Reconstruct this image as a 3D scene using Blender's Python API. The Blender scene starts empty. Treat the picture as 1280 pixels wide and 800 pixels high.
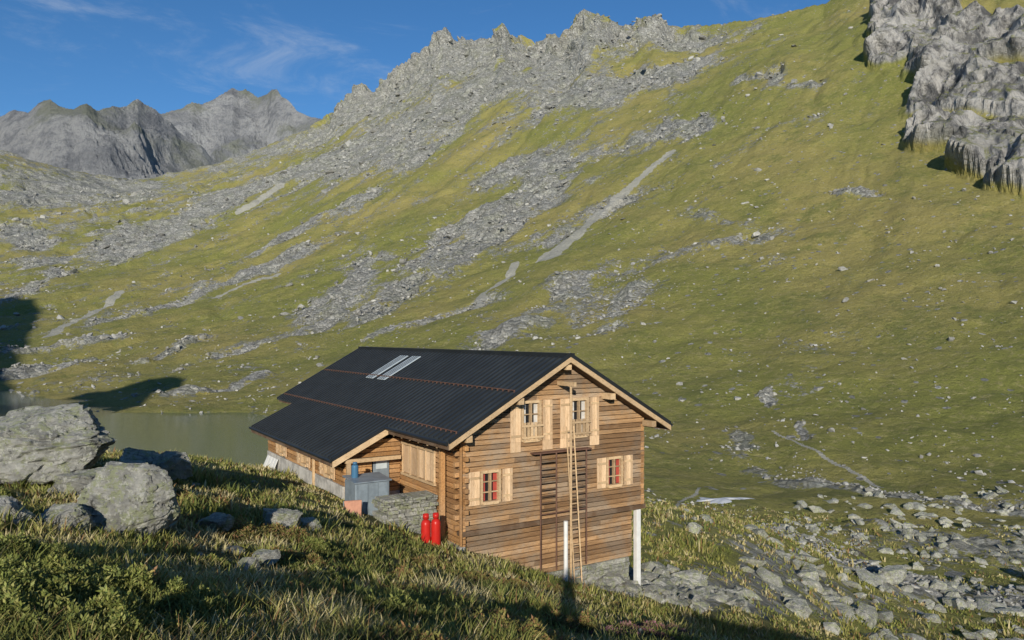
import bpy, bmesh, math, random
import numpy as np
from mathutils import Vector, Matrix, noise as mnoise
rng=np.random.default_rng(7); random.seed(7)
F=950.;CX=640.;HY=420.
def W(px,py,Y): return ((px-CX)/F*Y, Y, -(py-HY)/F*Y)
sc=bpy.context.scene; col=sc.collection

# ---------------------------------------------------------------- noise
_g=np.random.default_rng(1).uniform(0,2*np.pi,256); GX=np.cos(_g); GY=np.sin(_g)
def _h(xi,yi,s):
    h=(xi*374761393+yi*668265263+s*974711)&0xffffffff
    h=((h^(h>>13))*1274126177)&0xffffffff
    return (h^(h>>16))&255
def perlin(x,y,s=0):
    x0=np.floor(x);y0=np.floor(y);xf=x-x0;yf=y-y0
    xi=x0.astype(np.int64);yi=y0.astype(np.int64)
    u=xf*xf*xf*(xf*(xf*6-15)+10);v=yf*yf*yf*(yf*(yf*6-15)+10)
    def g(i,j):
        k=_h(xi+i,yi+j,s); return GX[k]*(xf-i)+GY[k]*(yf-j)
    a=g(0,0);b=g(1,0);c=g(0,1);d=g(1,1)
    return ((a+(b-a)*u)+((c+(d-c)*u)-(a+(b-a)*u))*v)*1.5
def fbm(x,y,o=5,s=0,gain=.5):
    r=0;a=1;t=0
    for i in range(o):
        r=r+a*perlin(x*2**i+17.3*i,y*2**i-9.1*i,s+i);t+=a;a*=gain
    return r/t
def sstep(a,b,x):
    t=np.clip((x-a)/(b-a),0,1);return t*t*(3-2*t)

# ---------------------------------------------------------------- base terrain
C=[]
def add(*l): C.extend(l)
add((0,.3,-1.75),(0,-5,-1.2),(0.1,-30,0),(0.1,-150,-5),(.1,-700,-20),(-.1,-30,0),(-.1,-150,-5),(-.1,-700,-20),
 (-5,0,-1.6),(-30,0,-5),(-150,0,-15),(-700,0,20),(5,0,-2.4),(30,0,-11),(150,0,-20),(700,0,250),
 (-21,-21,-2),(-106,-106,-10),(21,-21,-6),(106,-106,-12),(-500,-500,0),(500,-500,20))
for p in [(0,800,4.6),(0,690,9),(0,606,15),(130,604,17),(200,800,5.2),(250,685,13),(250,578,27),(350,618,25),(400,660,19),
 (430,628,27.3),(340,594,37),(400,800,6.3),(500,722,15),(520,682,23),(640,800,9),(640,708,24),(700,727,25.5),(800,737,29.3),
 (700,800,11),(800,762,20),(880,795,22),(900,742,33),(1000,770,37),(1000,800,26),(850,645,50),(950,665,58),(1050,712,60),
 (1130,728,66),(1280,768,61),(1280,800,51),(1100,800,41),(1150,720,74),(1200,665,92),(1000,630,108),(880,614,118),
 (1280,620,110),(1280,500,160),(1280,400,200),(1280,250,290),(1280,100,400),(1280,0,480),(1280,-200,650),
 (960,610,120),(960,500,180),(960,400,245),(960,250,370),(960,100,540),(960,15,740),
 (640,500,195),(640,420,270),(640,300,450),(640,200,650),(640,100,880),(640,50,1080),
 (460,520,190),(460,440,300),(460,300,560),(460,200,860),(460,130,1300),
 (320,512,215),(320,450,320),(320,400,420),(320,300,700),(320,200,1150),
 (250,511,226),(190,513,223),(140,511,228),(190,494,262),(0,490,300),(0,450,380),(0,400,520),(0,330,750),(0,260,1000),(0,200,1250),
 (-400,480,340),(-400,400,480),(-400,300,750),(-400,220,1100),
 (1700,620,100),(1700,400,170),(1700,200,250),(1700,0,340)]:
    add(W(*p))
add((-40,80,-18),(-20,68,-15),(0,80,-18),(15,75,-18),(-60,120,-26),(-95,190,-27),(-62,165,-26),(-117,174,-28),(-170,235,-26),
 (-38,150,-20.5),(-10,130,-20),(-40,60,-14),(-60,60,-15),(-80,100,-24),(-15,50,-11.5),(13,20,-9.6),(8,10,-5.2),(3,5,-2.9),(-150,120,-26),(-260,200,-26))
C=np.array(C,float)
def QC(x,y):
    r=np.hypot(x,y);a=np.arctan2(x,y)
    return a,0.45*np.log(r+4)
def kern(d2): return 0.5*d2*np.log(d2+1e-12)
ca,cb=QC(C[:,0],C[:,1]); cv=(C[:,2]+1.75)/(np.hypot(C[:,0],C[:,1])+4)
n=len(C);D2=(ca[:,None]-ca)**2+(cb[:,None]-cb)**2
A=np.zeros((n+3,n+3));A[:n,:n]=kern(D2)+np.eye(n)*2e-4
A[:n,n]=1;A[:n,n+1]=ca;A[:n,n+2]=cb;A[n:,:n]=A[:n,n:].T
wt=np.linalg.solve(A,np.concatenate([cv,np.zeros(3)]))
def tps(x,y):
    a,b=QC(x,y);o=wt[n]+wt[n+1]*a+wt[n+2]*b
    for i in range(n): o=o+wt[i]*kern((a-ca[i])**2+(b-cb[i])**2)
    return o*(np.hypot(x,y)+4)-1.75
def az(px): return math.atan2(px-CX,F)
SK=[(-900,150,1300),(-400,170,1300),(0,190,1250),(50,203,1270),(100,213,1300),(150,222,1330),(200,219,1360),(270,202,1400),(330,184,1440),(380,165,1480),(412,150,1500),
 (422,132,1470),(440,118,1440),(455,112,1420),(466,118,1400),(478,106,1380),(492,92,1350),(505,86,1320),(520,72,1290),(535,60,1270),(543,47,1250),(556,44,1230),(566,54,1210),(580,60,1190),(600,56,1160),
 (616,50,1140),(622,40,1130),(628,32,1125),(637,46,1110),(650,54,1090),(668,49,1070),(688,43,1045),(700,50,1030),(712,38,1010),(720,24,1000),(732,12,985),(748,17,970),(764,25,950),(790,29,930),
 (806,21,910),(818,18,900),(832,27,890),(850,34,880),(880,32,860),(905,26,840),(950,19,800),(1000,12,770),(1030,6,750),(1050,-8,740),(1090,-25,720),(1280,-170,660),(1700,-300,480),(2600,-300,420)]
ska=np.array([-math.pi,-2.2]+[az(p[0]) for p in SK]+[2.2,math.pi])
skR=np.array([800,900]+[p[2]/math.cos(az(p[0])) for p in SK]+[700,800])
ske=np.array([-.03,0.]+[(HY-p[1])/F*math.cos(az(p[0])) for p in SK]+[.1,-.03])
ta=np.linspace(-math.pi,math.pi,3000);tR=np.interp(ta,ska,skR)
tz=tps(tR*np.sin(ta),tR*np.cos(ta)); tcor=np.interp(ta,ska,ske)*tR-tz
def H0(x,y):
    r=np.hypot(x,y);a=np.arctan2(x,y);Rc=np.interp(a,ska,skR)
    rc=np.minimum(r,Rc);k=rc/np.maximum(r,1e-6)
    z=tps(x*k,y*k)+np.interp(a,ta,tcor)*sstep(.62,1.,rc/Rc)**1.5
    return z-np.maximum(r-Rc,0)*.55
def P(px,py,Y0=60):
    Ys=np.exp(np.linspace(math.log(Y0),math.log(1500),700))
    X=(px-CX)/F*Ys;Z=-(py-HY)/F*Ys
    h=H0(X,Ys);i=np.argmax(h>=Z)
    return X[i],Ys[i]
STR=[ # scree fields and outcrops on the mountainside
 (430,140,560,70,34,.95),(560,75,760,40,34,1.05),(760,40,900,50,28,.9),(440,190,560,130,44,.9),(560,130,700,90,44,.95),
 (700,130,860,90,36,1.2),(705,120,790,110,26,1.2),(850,150,875,160,18,1.2),(930,95,1000,105,16,1.1),(400,205,520,190,38,.9),
 (730,190,830,165,30,.95),(620,215,720,200,34,1.05),(560,290,690,235,34,1.1),(450,395,560,335,34,1.05),(590,320,700,225,30,1.05),
 (520,330,640,270,28,1.),(600,380,480,420,20,.85),
 (160,310,300,235,40,1.),(300,240,450,185,40,1.),(40,245,160,235,30,.8),(60,330,170,290,22,.95),(0,380,80,340,13,.95),
 (45,440,125,425,26,1.2),(20,465,110,450,24,1.2),(140,400,350,325,20,1.25),(250,360,360,320,18,1.2),(170,455,250,420,11,.8),(300,440,470,360,20,.95),
 (240,495,330,470,16,1.1),(380,395,470,320,20,.95),(350,300,450,250,24,.9),(20,285,45,310,14,1.2),
 (740,360,880,300,34,.8),(700,390,800,350,30,.8),(850,260,930,300,22,.65),(680,300,800,240,26,.75),(420,480,640,400,22,.78),(650,420,800,400,20,.62),
 (880,200,1000,150,20,.55),(980,330,1100,300,18,.5),
 (1090,235,1105,240,10,1.2),(940,490,950,500,14,1.1),(1040,545,1050,560,10,1.),(1210,400,1220,440,10,.8),
 (920,540,1010,590,24,.75),(1010,600,1280,640,28,.85),(1080,660,1280,690,26,.85)]
CLEAN=[(835,190,790,228,5,1.3),(790,228,740,270,7,1.3),(740,270,685,322,9,1.3),(645,330,590,385,6,1.),(350,235,300,262,6,1.),(150,365,60,420,6,1.),(345,340,270,372,5,1.),(960,545,1100,600,2.5,.9),(830,640,870,612,3,1.)]
CL=[(1112,5,1118,75,20,1.),(1150,5,1180,80,38,1.),(1190,55,1290,50,60,1.),(1180,120,1290,130,44,1.),(1162,170,1290,178,34,1.),(1215,205,1290,220,28,1.),(1250,235,1290,240,15,1.)]
def toseg(L,Y0):
    o=[]
    for p in L:
        a=P(p[0],p[1],Y0);b=P(p[2],p[3],Y0);o.append((a[0],a[1],b[0],b[1],p[4]/F*(a[1]+b[1])/2,p[5]))
    return o
SEG=toseg(STR,70);CSEG=toseg(CL,120);SEG2=toseg(CLEAN,70)
SEG+=[(3.5,29,9,33,2.6,1.1),(9,33,15,40,3,.7),(16,46,34,60,4,.6),(30,62,44,66,5,1.),(30,84,60,84,8,.75)]
def segmask(x,y,S):
    m=np.zeros_like(x)
    for ax,ay,bx,by,w,k in S:
        dx=bx-ax;dy=by-ay;L=dx*dx+dy*dy+1e-6
        t=np.clip(((x-ax)*dx+(y-ay)*dy)/L,0,1)
        d2=(x-ax-t*dx)**2+(y-ay-t*dy)**2
        m=np.maximum(m,k*np.exp(-d2/(w*w)*.62))
    return m
FD=np.array([-.62,-.785])
STRM=[W(1060,690,84)[:2],W(1130,716,75)[:2],W(1180,735,69)[:2],W(1230,750,65)[:2],W(1290,768,61)[:2],W(1420,800,57)[:2]]
def polyd(x,y,PL):
    d=np.full_like(x,1e9)
    for (ax,ay),(bx,by) in zip(PL[:-1],PL[1:]):
        dx=bx-ax;dy=by-ay;t=np.clip(((x-ax)*dx+(y-ay)*dy)/(dx*dx+dy*dy),0,1)
        d=np.minimum(d,np.hypot(x-ax-t*dx,y-ay-t*dy))
    return d
def gravel(x,y):
    wx=fbm(x/30,y/30,4,97)*5
    return sstep(.35,.75,segmask(x+wx,y-wx,SEG2)+fbm(x/6,y/6,3,98)*.25)
def rockmask(x,y):
    r=np.hypot(x,y);a=np.arctan2(x,y);Rc=np.interp(a,ska,skR)
    p=x*FD[0]+y*FD[1];q=-x*FD[1]+y*FD[0]
    wx=fbm(x/60,y/60,4,91)*26*sstep(60,200,r)
    m=segmask(x+wx,y-wx,SEG)
    an=fbm(p/150,q/34,5,31); iso=fbm(x/26,y/26,5,41,.65)
    up=sstep(.45,.95,r/Rc)*sstep(az(1000),az(780),a)*.38+sstep(az(860),az(420),a)*sstep(180,400,r)*.21
    v=m*.80+up+an*.6*sstep(60,200,r)+iso*.55-.01
    cl=segmask(x+wx*.3,y-wx*.3,CSEG)
    cl=sstep(.36,.56,cl+fbm(x/22,y/22,4,55)*.2)*(r>200)
    far=sstep(35,60,r)
    v=v*far+(m*.9+iso*.3)*(1-far)
    return np.clip(v,0,1.3),cl
def H(x,y,full=False):
    x=np.asarray(x,float);y=np.asarray(y,float)
    z=H0(x,y);r=np.hypot(x,y);a=np.arctan2(x,y);Rc=np.interp(a,ska,skR)
    v,cl=rockmask(x,y);gr=gravel(x,y);rk=sstep(.35,.75,v)*(1-gr)
    crest=sstep(.82,.98,r/Rc)*sstep(az(930),az(760),a)*sstep(az(330),az(430),a)
    lam=256.;o=0;tot=0
    while lam>.4:
        w=sstep(1.,.45,lam/(r*.33+.01))*sstep(.004,.010,lam/(r+.01))
        nz=perlin(x/lam+o*3.7,y/lam-o*5.1,60+o)
        rd=.5-np.abs(perlin(x/lam-o*2.2,y/lam+o*1.3,80+o))*1.6
        tot=tot+lam*w*(nz*.03*(1-.5*crest)*(1+.9*(lam<40)*(r>60))+rk*(r>60)*rd*.095*min(1,26/lam)+rk*(r<=60)*rd*.04+crest*rd*.20*min(1,50/lam))
        lam/=2;o+=1
    p=x*FD[0]+y*FD[1];q=-x*FD[1]+y*FD[0]
    g=np.abs(fbm(p/420+fbm(x/90,y/90,3,12)*.5,q/95,5,77))
    tot=tot-np.maximum(0,.16-g)*r*.03*sstep(150,350,r)*(1-sstep(.9,1.,r/Rc))
    z=z+tot+cl*7*sstep(150,300,r)
    z=z+101*np.exp(-(((x+158)/30)**2+((y+22)/26)**2)/2)
    z=z+np.clip(100+(-228-x)*.75,0,240)*sstep(-205,-229,x+6*fbm(y/20,x/20,3,5))*np.exp(-((y+45)/50)**2)*sstep(-900,-700,x)
    ds=polyd(x,y,STRM);z=z-1.3*np.exp(-(ds/2.)**2)
    z=np.maximum(z,-60-r*.02)
    if full: return z,v,cl,rk,crest,gr
    return z

def newmesh(name,V,faces,mat,smooth=True,parent=None,colr=None,attrs=None):
    me=bpy.data.meshes.new(name);V=np.asarray(V,np.float32)
    me.vertices.add(len(V));me.vertices.foreach_set('co',V.ravel())
    k=faces.shape[1];nf=len(faces)
    me.loops.add(nf*k);me.loops.foreach_set('vertex_index',faces.astype(np.int32).ravel())
    me.polygons.add(nf);me.polygons.foreach_set('loop_start',np.arange(0,nf*k,k,dtype=np.int32))
    me.update(calc_edges=True)
    if isinstance(smooth,np.ndarray): me.polygons.foreach_set('use_smooth',smooth)
    else: me.polygons.foreach_set('use_smooth',np.full(nf,bool(smooth)))
    if colr is not None:
        at=me.color_attributes.new('col','FLOAT_COLOR','POINT')
        at.data.foreach_set('color',np.asarray(colr,np.float32).ravel())
    for k,vv in (attrs or {}).items():
        at=me.attributes.new(k,'FLOAT','POINT');at.data.foreach_set('value',np.asarray(vv,np.float32))
    me.materials.append(mat)
    ob=bpy.data.objects.new(name,me);col.objects.link(ob)
    if parent: ob.parent=parent
    return ob
def gridfaces(nr,nc):
    i=np.arange(nr-1)[:,None]*nc;j=np.arange(nc-1)[None,:]
    a=(i+j).ravel();return np.stack([a+nc,a+nc+1,a+1,a],1)

# ---------------------------------------------------------------- materials
class NT:
    def __init__(s,name):
        s.m=bpy.data.materials.new(name);s.m.use_nodes=True;s.t=s.m.node_tree;s.N=s.t.nodes;s.L=s.t.links
        s.b=s.N['Principled BSDF'];s.tc=s.N.new('ShaderNodeTexCoord')
    def nd(s,typ,**k):
        n=s.N.new(typ)
        for a,b in k.items(): setattr(n,a,b)
        return n
    def inp(s,sock,v):
        if isinstance(v,bpy.types.NodeSocket): s.L.new(v,sock)
        else: sock.default_value=v
    def noise(s,scale,detail=6,rough=.6,vec=None,stretch=None,dist=0):
        n=s.nd('ShaderNodeTexNoise');n.inputs['Scale'].default_value=scale;n.inputs['Detail'].default_value=detail;n.inputs['Roughness'].default_value=rough;n.inputs['Distortion'].default_value=dist
        v=vec or s.tc.outputs['Object']
        if stretch:
            mp=s.nd('ShaderNodeMapping');mp.inputs['Scale'].default_value=stretch;s.L.new(v,mp.inputs['Vector']);v=mp.outputs['Vector']
        s.L.new(v,n.inputs['Vector']);return n.outputs['Fac']
    def voro(s,scale,feat='F1',vec=None):
        n=s.nd('ShaderNodeTexVoronoi',feature=feat);n.inputs['Scale'].default_value=scale;s.L.new(vec or s.tc.outputs['Object'],n.inputs['Vector']);return n
    def sep(s,c):
        n=s.nd('ShaderNodeSeparateColor');s.L.new(c,n.inputs[0]);return n.outputs
    def math(s,op,a,b=0.,c=0.,clamp=False):
        n=s.nd('ShaderNodeMath',operation=op,use_clamp=clamp);s.inp(n.inputs[0],a);s.inp(n.inputs[1],b);s.inp(n.inputs[2],c);return n.outputs[0]
    def ramp(s,fac,a,b,lo=0.,hi=1.):
        n=s.nd('ShaderNodeMapRange');n.interpolation_type='SMOOTHSTEP';s.inp(n.inputs[0],fac);n.inputs[1].default_value=a;n.inputs[2].default_value=b;n.inputs[3].default_value=lo;n.inputs[4].default_value=hi;return n.outputs[0]
    def mix(s,f,a,b,mode='MIX'):
        n=s.nd('ShaderNodeMix',data_type='RGBA',blend_type=mode);s.inp(n.inputs[0],f)
        for i,v in ((6,a),(7,b)):
            if isinstance(v,tuple): v=(*v,1) if len(v)==3 else v
            s.inp(n.inputs[i],v)
        return n.outputs[2]
    def attr(s,name): return s.nd('ShaderNodeAttribute',attribute_name=name)
    def bump(s,h,strength=.5,dist=.1,prev=None):
        n=s.nd('ShaderNodeBump');n.inputs['Strength'].default_value=strength;n.inputs['Distance'].default_value=dist;s.L.new(h,n.inputs['Height'])
        if prev: s.L.new(prev,n.inputs['Normal'])
        s.L.new(n.outputs['Normal'],s.b.inputs['Normal']);return n.outputs['Normal']
    def out(s,c,rough=.9,metal=0.):
        if isinstance(c,tuple): c=(*c,1)
        s.inp(s.b.inputs['Base Color'],c);s.inp(s.b.inputs['Roughness'],rough);s.b.inputs['Metallic'].default_value=metal
        s.b.inputs['Specular IOR Level'].default_value=.25;return s.m

def m_terrain():
    t=NT('alpine_ground')
    R=t.attr('rock').outputs['Fac'];CLF=t.attr('cliff').outputs['Fac'];GR=t.attr('near').outputs['Fac'];GV=t.attr('gravel').outputs['Fac']
    nf=t.noise(.12,9,.80);n2=t.noise(.9,5,.75)
    f=t.math('ADD',R,t.math('MULTIPLY',t.math('SUBTRACT',nf,.5),2.3))
    f=t.math('ADD',f,t.math('MULTIPLY',t.math('SUBTRACT',n2,.5),1.1))
    rf=t.ramp(f,.40,.60);rf=t.math('MAXIMUM',rf,t.ramp(CLF,.2,.6))
    v=t.voro(.38);rr=t.sep(v.outputs['Color'])
    on=t.math('MULTIPLY',t.math('GREATER_THAN',t.math('ADD',rr[0],t.math('MULTIPLY',R,.5)),.88),t.math('LESS_THAN',v.outputs['Distance'],t.math('MULTIPLY',rr[1],.42)))
    rf=t.math('MAXIMUM',rf,t.math('MULTIPLY',on,t.math('SUBTRACT',1.,GR)))
    g=t.mix(t.ramp(t.noise(.010,5,.6),.35,.65),(.235,.245,.060),(.350,.300,.100))
    g=t.mix(t.ramp(t.noise(.06,7,.78),.48,.64,0,.75),g,(.165,.185,.050))
    g=t.mix(t.ramp(t.noise(.5,6,.82),.50,.64,0,.75),g,(.40,.35,.16))
    g=t.mix(t.ramp(n2,.53,.67,0,.65),g,(.12,.125,.045))
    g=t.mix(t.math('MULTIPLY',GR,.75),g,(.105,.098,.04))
    vb=t.voro(.33);vr=t.sep(vb.outputs['Color']);ve=t.voro(.33,'DISTANCE_TO_EDGE').outputs['Distance']
    vr2=t.sep(t.voro(1.1).outputs['Color'])
    k=t.mix(t.ramp(n2,.35,.65),(.28,.28,.26),(.48,.475,.44))
    k=t.mix(t.ramp(t.noise(.06,6,.7),.44,.66,0,.6),k,(.29,.30,.22))
    k=t.mix(1.,k,t.mix(vr[0],(.66,.66,.66),(1.15,1.15,1.15)),'MULTIPLY')
    k=t.mix(1.,k,t.mix(vr2[0],(.7,.7,.7),(1.15,1.15,1.15)),'MULTIPLY')
    k=t.mix(t.ramp(ve,.01,.08,.5,0.),k,(.06,.062,.05))
    ck=t.mix(t.ramp(t.noise(.06,9,.8,stretch=(1,1,.6)),.40,.58),(.10,.10,.102),(.46,.445,.42))
    ck=t.mix(t.ramp(t.noise(.03,6,.7),.5,.64,0,.6),ck,(.27,.26,.235))
    gm=t.nd('ShaderNodeNewGeometry');sx=t.nd('ShaderNodeSeparateXYZ');t.L.new(gm.outputs['Normal'],sx.inputs[0])
    ck=t.mix(t.math('MULTIPLY',t.ramp(sx.outputs[2],.62,.85),t.ramp(nf,.44,.58)),ck,(.20,.21,.07))
    k=t.mix(CLF,k,ck)
    c=t.mix(rf,g,k)
    c=t.mix(t.ramp(t.math('ADD',GV,t.math('MULTIPLY',t.math('SUBTRACT',n2,.5),1.2)),.35,.6,0,.9),c,(.44,.43,.38))
    hb=t.math('ADD',t.noise(.10,9,.8),t.math('MULTIPLY',t.math('MULTIPLY',t.math('MINIMUM',ve,.25),rf),.6))
    t.bump(hb,.75,6.)
    return t.out(c,.95)
def m_rock(name,scale=1.,gain=1.):
    t=NT(name)
    G=lambda *c:tuple(min(.8,x*gain) for x in c)
    c=t.mix(t.ramp(t.noise(1.3*scale,7,.8),.38,.62),G(.25,.25,.23),G(.52,.515,.475))
    c=t.mix(t.ramp(t.noise(4*scale,6,.8),.49,.57,0,.85),c,G(.38,.41,.24))
    c=t.mix(t.ramp(t.noise(2.2*scale,7,.85,dist=1.),.58,.62,0,.85),c,G(.06,.06,.05))
    c=t.mix(t.ramp(t.noise(7*scale,4,.8),.55,.60,0,.85),c,G(.62,.62,.56))
    rn=t.nd('ShaderNodeNewGeometry').outputs['Random Per Island']
    c=t.mix(1.,c,t.mix(rn,(.75,.75,.73),(1.15,1.13,1.1)),'MULTIPLY')
    t.bump(t.noise(1.6*scale,9,.85,stretch=(1,1,2.2)),.8,.4/scale)
    return t.out(c,.95)
def m_wood(name,a,b,stretch=(.6,8,8),dark=(.10,.06,.03),grey=0.3,lo=(.62,.58,.54)):
    t=NT(name)
    c=t.mix(t.ramp(t.noise(1.6,6,.7,stretch=stretch),.3,.7),a,b)
    c=t.mix(t.ramp(t.noise(.7,5,.7),.40,.62,0,grey),c,(.37,.31,.245))
    c=t.mix(t.ramp(t.noise(5,6,.85,stretch=stretch),.50,.66,0,.8),c,dark)
    rn=t.nd('ShaderNodeNewGeometry').outputs['Random Per Island']
    c=t.mix(1.,c,t.mix(rn,lo,(1.25,1.22,1.16)),'MULTIPLY')
    t.bump(t.noise(10,5,.7,stretch=stretch),.7,.03)
    return t.out(c,.75)
def m_simple(name,c,rough=.6,metal=0.,var=.25,scale=3.,isl=0.):
    t=NT(name);c2=tuple(x*(1-var) for x in c)
    cc=t.mix(t.ramp(t.noise(scale,4,.7),.35,.65),c,c2)
    if isl: cc=t.mix(1.,cc,t.mix(t.nd('ShaderNodeNewGeometry').outputs['Random Per Island'],(1-isl,)*3,(1+isl*.5,)*3),'MULTIPLY')
    else: t.bump(t.noise(scale*5,3,.6),.15,.02)
    return t.out(cc,rough,metal)
def m_vcol(name,rough=.7,trans=0.):
    t=NT(name);a=t.attr('col').outputs['Color'];m=t.out(a,rough)
    if trans:
        tr=t.nd('ShaderNodeBsdfTranslucent');t.L.new(a,tr.inputs['Color']);mx=t.nd('ShaderNodeMixShader');mx.inputs[0].default_value=trans
        o=t.N['Material Output'];t.L.new(t.b.outputs[0],mx.inputs[1]);t.L.new(tr.outputs[0],mx.inputs[2]);t.L.new(mx.outputs[0],o.inputs[0])
    return m
M_ter=m_terrain();M_rock=m_rock('lichen_rock');M_rockfar=m_simple('scree_rock',(.40,.395,.365),.95,0,.35,1.2,.45)
M_log=m_wood('log_wood',(.52,.33,.175),(.33,.195,.10),grey=.7,lo=(.50,.46,.43))
M_logside=m_wood('side_log_wood',(.58,.33,.14),(.40,.21,.085),(8,.6,8),grey=.25)
M_trim=m_wood('trim_wood',(.60,.44,.27),(.48,.34,.20),(1.5,1.5,3),(.3,.2,.1),.2)
M_shut=m_wood('shutter_wood',(.72,.53,.35),(.62,.43,.26),(5,5,.8),(.38,.25,.14),.1)
M_dark=m_simple('dark_gap',(.03,.02,.014),.9)
M_darkwood=m_wood('dark_beam_wood',(.16,.095,.055),(.09,.06,.04))
M_metal=m_simple('roof_metal',(.052,.060,.064),.45,.0,.35,.5)
M_seam=m_simple('roof_seam_metal',(.022,.025,.028),.4,0.,.2,1.)
M_rust=m_simple('rust_steel',(.15,.08,.055),.7)
M_white=m_simple('white_paint',(.72,.72,.70),.6,0,.12)
M_snow=m_simple('snow',(.78,.79,.80),.6,0,.25,1.)
M_plaster=m_simple('whitewashed_stone',(.52,.50,.46),.9,0,.4,2.)
M_poly=m_simple('translucent_sheet',(.50,.56,.58),.35,0,.15)
M_galv=m_simple('galvanised_sheet',(.26,.31,.35),.45,.2,.25)
M_red=m_simple('red_paint',(.50,.022,.016),.35,0,.1)
M_blue=m_simple('blue_paint',(.06,.16,.27),.4,0,.1)
M_orange=m_simple('orange_plastic',(.50,.24,.15),.5)
M_glass=m_simple('window_glass',(.015,.018,.022),.08,0,.1)
M_curt=m_simple('red_curtain',(.42,.07,.05),.9)
M_curtw=m_simple('white_curtain',(.6,.57,.52),.9)

# ---------------------------------------------------------------- terrain mesh
fr=np.linspace(-.66,.66,1000)
azs=np.concatenate([np.linspace(-math.pi,-.66,90)[:-1],fr,np.linspace(.66,math.pi,90)[1:]])
rs=np.concatenate([np.exp(np.linspace(math.log(.25),math.log(95),300))[:-1],np.exp(np.linspace(math.log(95),math.log(1650),560)),np.exp(np.linspace(math.log(1700),math.log(9000),40))])
RR,AA=np.meshgrid(rs,azs,indexing='ij')
X=(RR*np.sin(AA)).ravel();Y=(RR*np.cos(AA)).ravel()
Z,V_,CLM,RK,CR,GV_=H(X,Y,True)
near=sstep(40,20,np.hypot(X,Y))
q=-X*FD[1]+Y*FD[0];rr_=np.hypot(X,Y)
D=0;lam=64.;o=0
warp=fbm(q/40,Z/40,4,401)*12
while lam>1.2:
    rd=.42-np.abs(perlin((q+warp)/lam+o*7.7,(Z*1.1-warp)/(lam*1.35)+o*2.1,410+o))*1.9
    ws=sstep(.004,.010,lam/(rr_+.01))
    D=D+ws*lam*rd*(CLM*.32*min(1,34/lam)+ (RK*.12+CR*.25)*(lam<34)*(rr_>200))
    lam/=2;o+=1
D=D+CLM*8
fade=sstep(150,260,rr_)*sstep(1700,1500,rr_)
D=D*fade
X2=X+FD[0]*D*.85;Y2=Y+FD[1]*D*.85;Z2=Z+D*.35
F_=gridfaces(len(rs),len(azs))
flat=((RK+CLM+CR)[F_[:,0]]>.35)&(rr_[F_[:,0]]>60)
newmesh('alpine_terrain',np.stack([X2,Y2,Z2],1),F_,M_ter,~flat,attrs={'rock':V_,'cliff':CLM,'near':near,'gravel':GV_})

# ---------------------------------------------------------------- far mountains
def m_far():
    t=NT('distant_rock_haze_tint')
    c=t.mix(t.ramp(t.noise(.006,9,.8),.40,.60),(.19,.20,.22),(.41,.415,.42))  # bluish greys: slight distance haze put into the rock colour
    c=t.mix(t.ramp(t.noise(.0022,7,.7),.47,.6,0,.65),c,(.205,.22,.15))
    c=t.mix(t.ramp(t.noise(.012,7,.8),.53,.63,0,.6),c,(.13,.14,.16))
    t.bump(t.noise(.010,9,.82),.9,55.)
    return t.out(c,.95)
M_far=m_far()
def farm(name,FS,R0,Rp,R3,seed,amp=1.):
    fa=np.array([az(p[0]) for p in FS]);fe=np.array([(HY-p[1])/F*math.cos(az(p[0])) for p in FS])
    a=np.linspace(fa[0],fa[-1],800);v=np.linspace(0,1,320)
    VV,A2=np.meshgrid(v,a,indexing='ij')
    R2=R0+VV*(R3-R0)
    Rpk=Rp*(1+.05*np.sin(A2*14+seed)+.03*np.sin(A2*37+seed))
    x=R2*np.sin(A2);y=R2*np.cos(A2)
    wx=x+fbm(x/500,y/500,3,seed+50)*160;wy=y+fbm(x/500,y/500,3,seed+60)*160
    up=np.clip((R2-R0)/(Rpk-R0),0,1);dn=np.clip((R2-Rpk)/(R3-Rpk),0,1)
    av=np.linspace(fa[0],fa[-1],2000);ev=np.interp(av,fa,fe);kr=np.hanning(141);kr/=kr.sum()
    sm_=np.convolve(np.pad(ev,70,'edge'),kr,'valid');e1=np.interp(A2,av,ev);e2=np.interp(A2,av,sm_)
    kk=sstep(.6,1.,up)*(1-sstep(0,.3,dn))
    zz=(e2*(1-kk)+e1*kk)*Rpk*(.55*up+.45*up**2.2)*(1-dn*1.1)
    nz=0
    for i in range(8):
        l=520/2**i;nz=nz+l*(.17 if i<3 else .24)*(.33-np.abs(perlin(wx/l+i,wy/l,seed+i))*1.9)
    k=sstep(0,.15,up)*(1-.82*sstep(.80,1,up)*(1-sstep(0,.5,dn)))
    z=zz+nz*k*amp
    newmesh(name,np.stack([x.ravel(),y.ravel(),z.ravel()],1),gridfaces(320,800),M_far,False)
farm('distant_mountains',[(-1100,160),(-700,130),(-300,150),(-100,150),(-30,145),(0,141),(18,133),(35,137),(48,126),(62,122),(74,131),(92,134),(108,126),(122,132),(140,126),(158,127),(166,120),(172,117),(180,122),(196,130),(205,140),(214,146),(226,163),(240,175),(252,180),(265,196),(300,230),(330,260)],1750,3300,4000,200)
farm('distant_mountain_range',[(60,190),(130,165),(190,142),(213,133),(225,130),(240,124),(252,128),(262,126),(275,116),(284,112),(290,107),(300,113),(306,110),(322,120),(334,116),(340,110),(346,110),(352,119),(362,126),(370,136),(384,143),(395,146),(405,149),(430,158),(520,185),(640,230)],2900,4700,5600,240)

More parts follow.
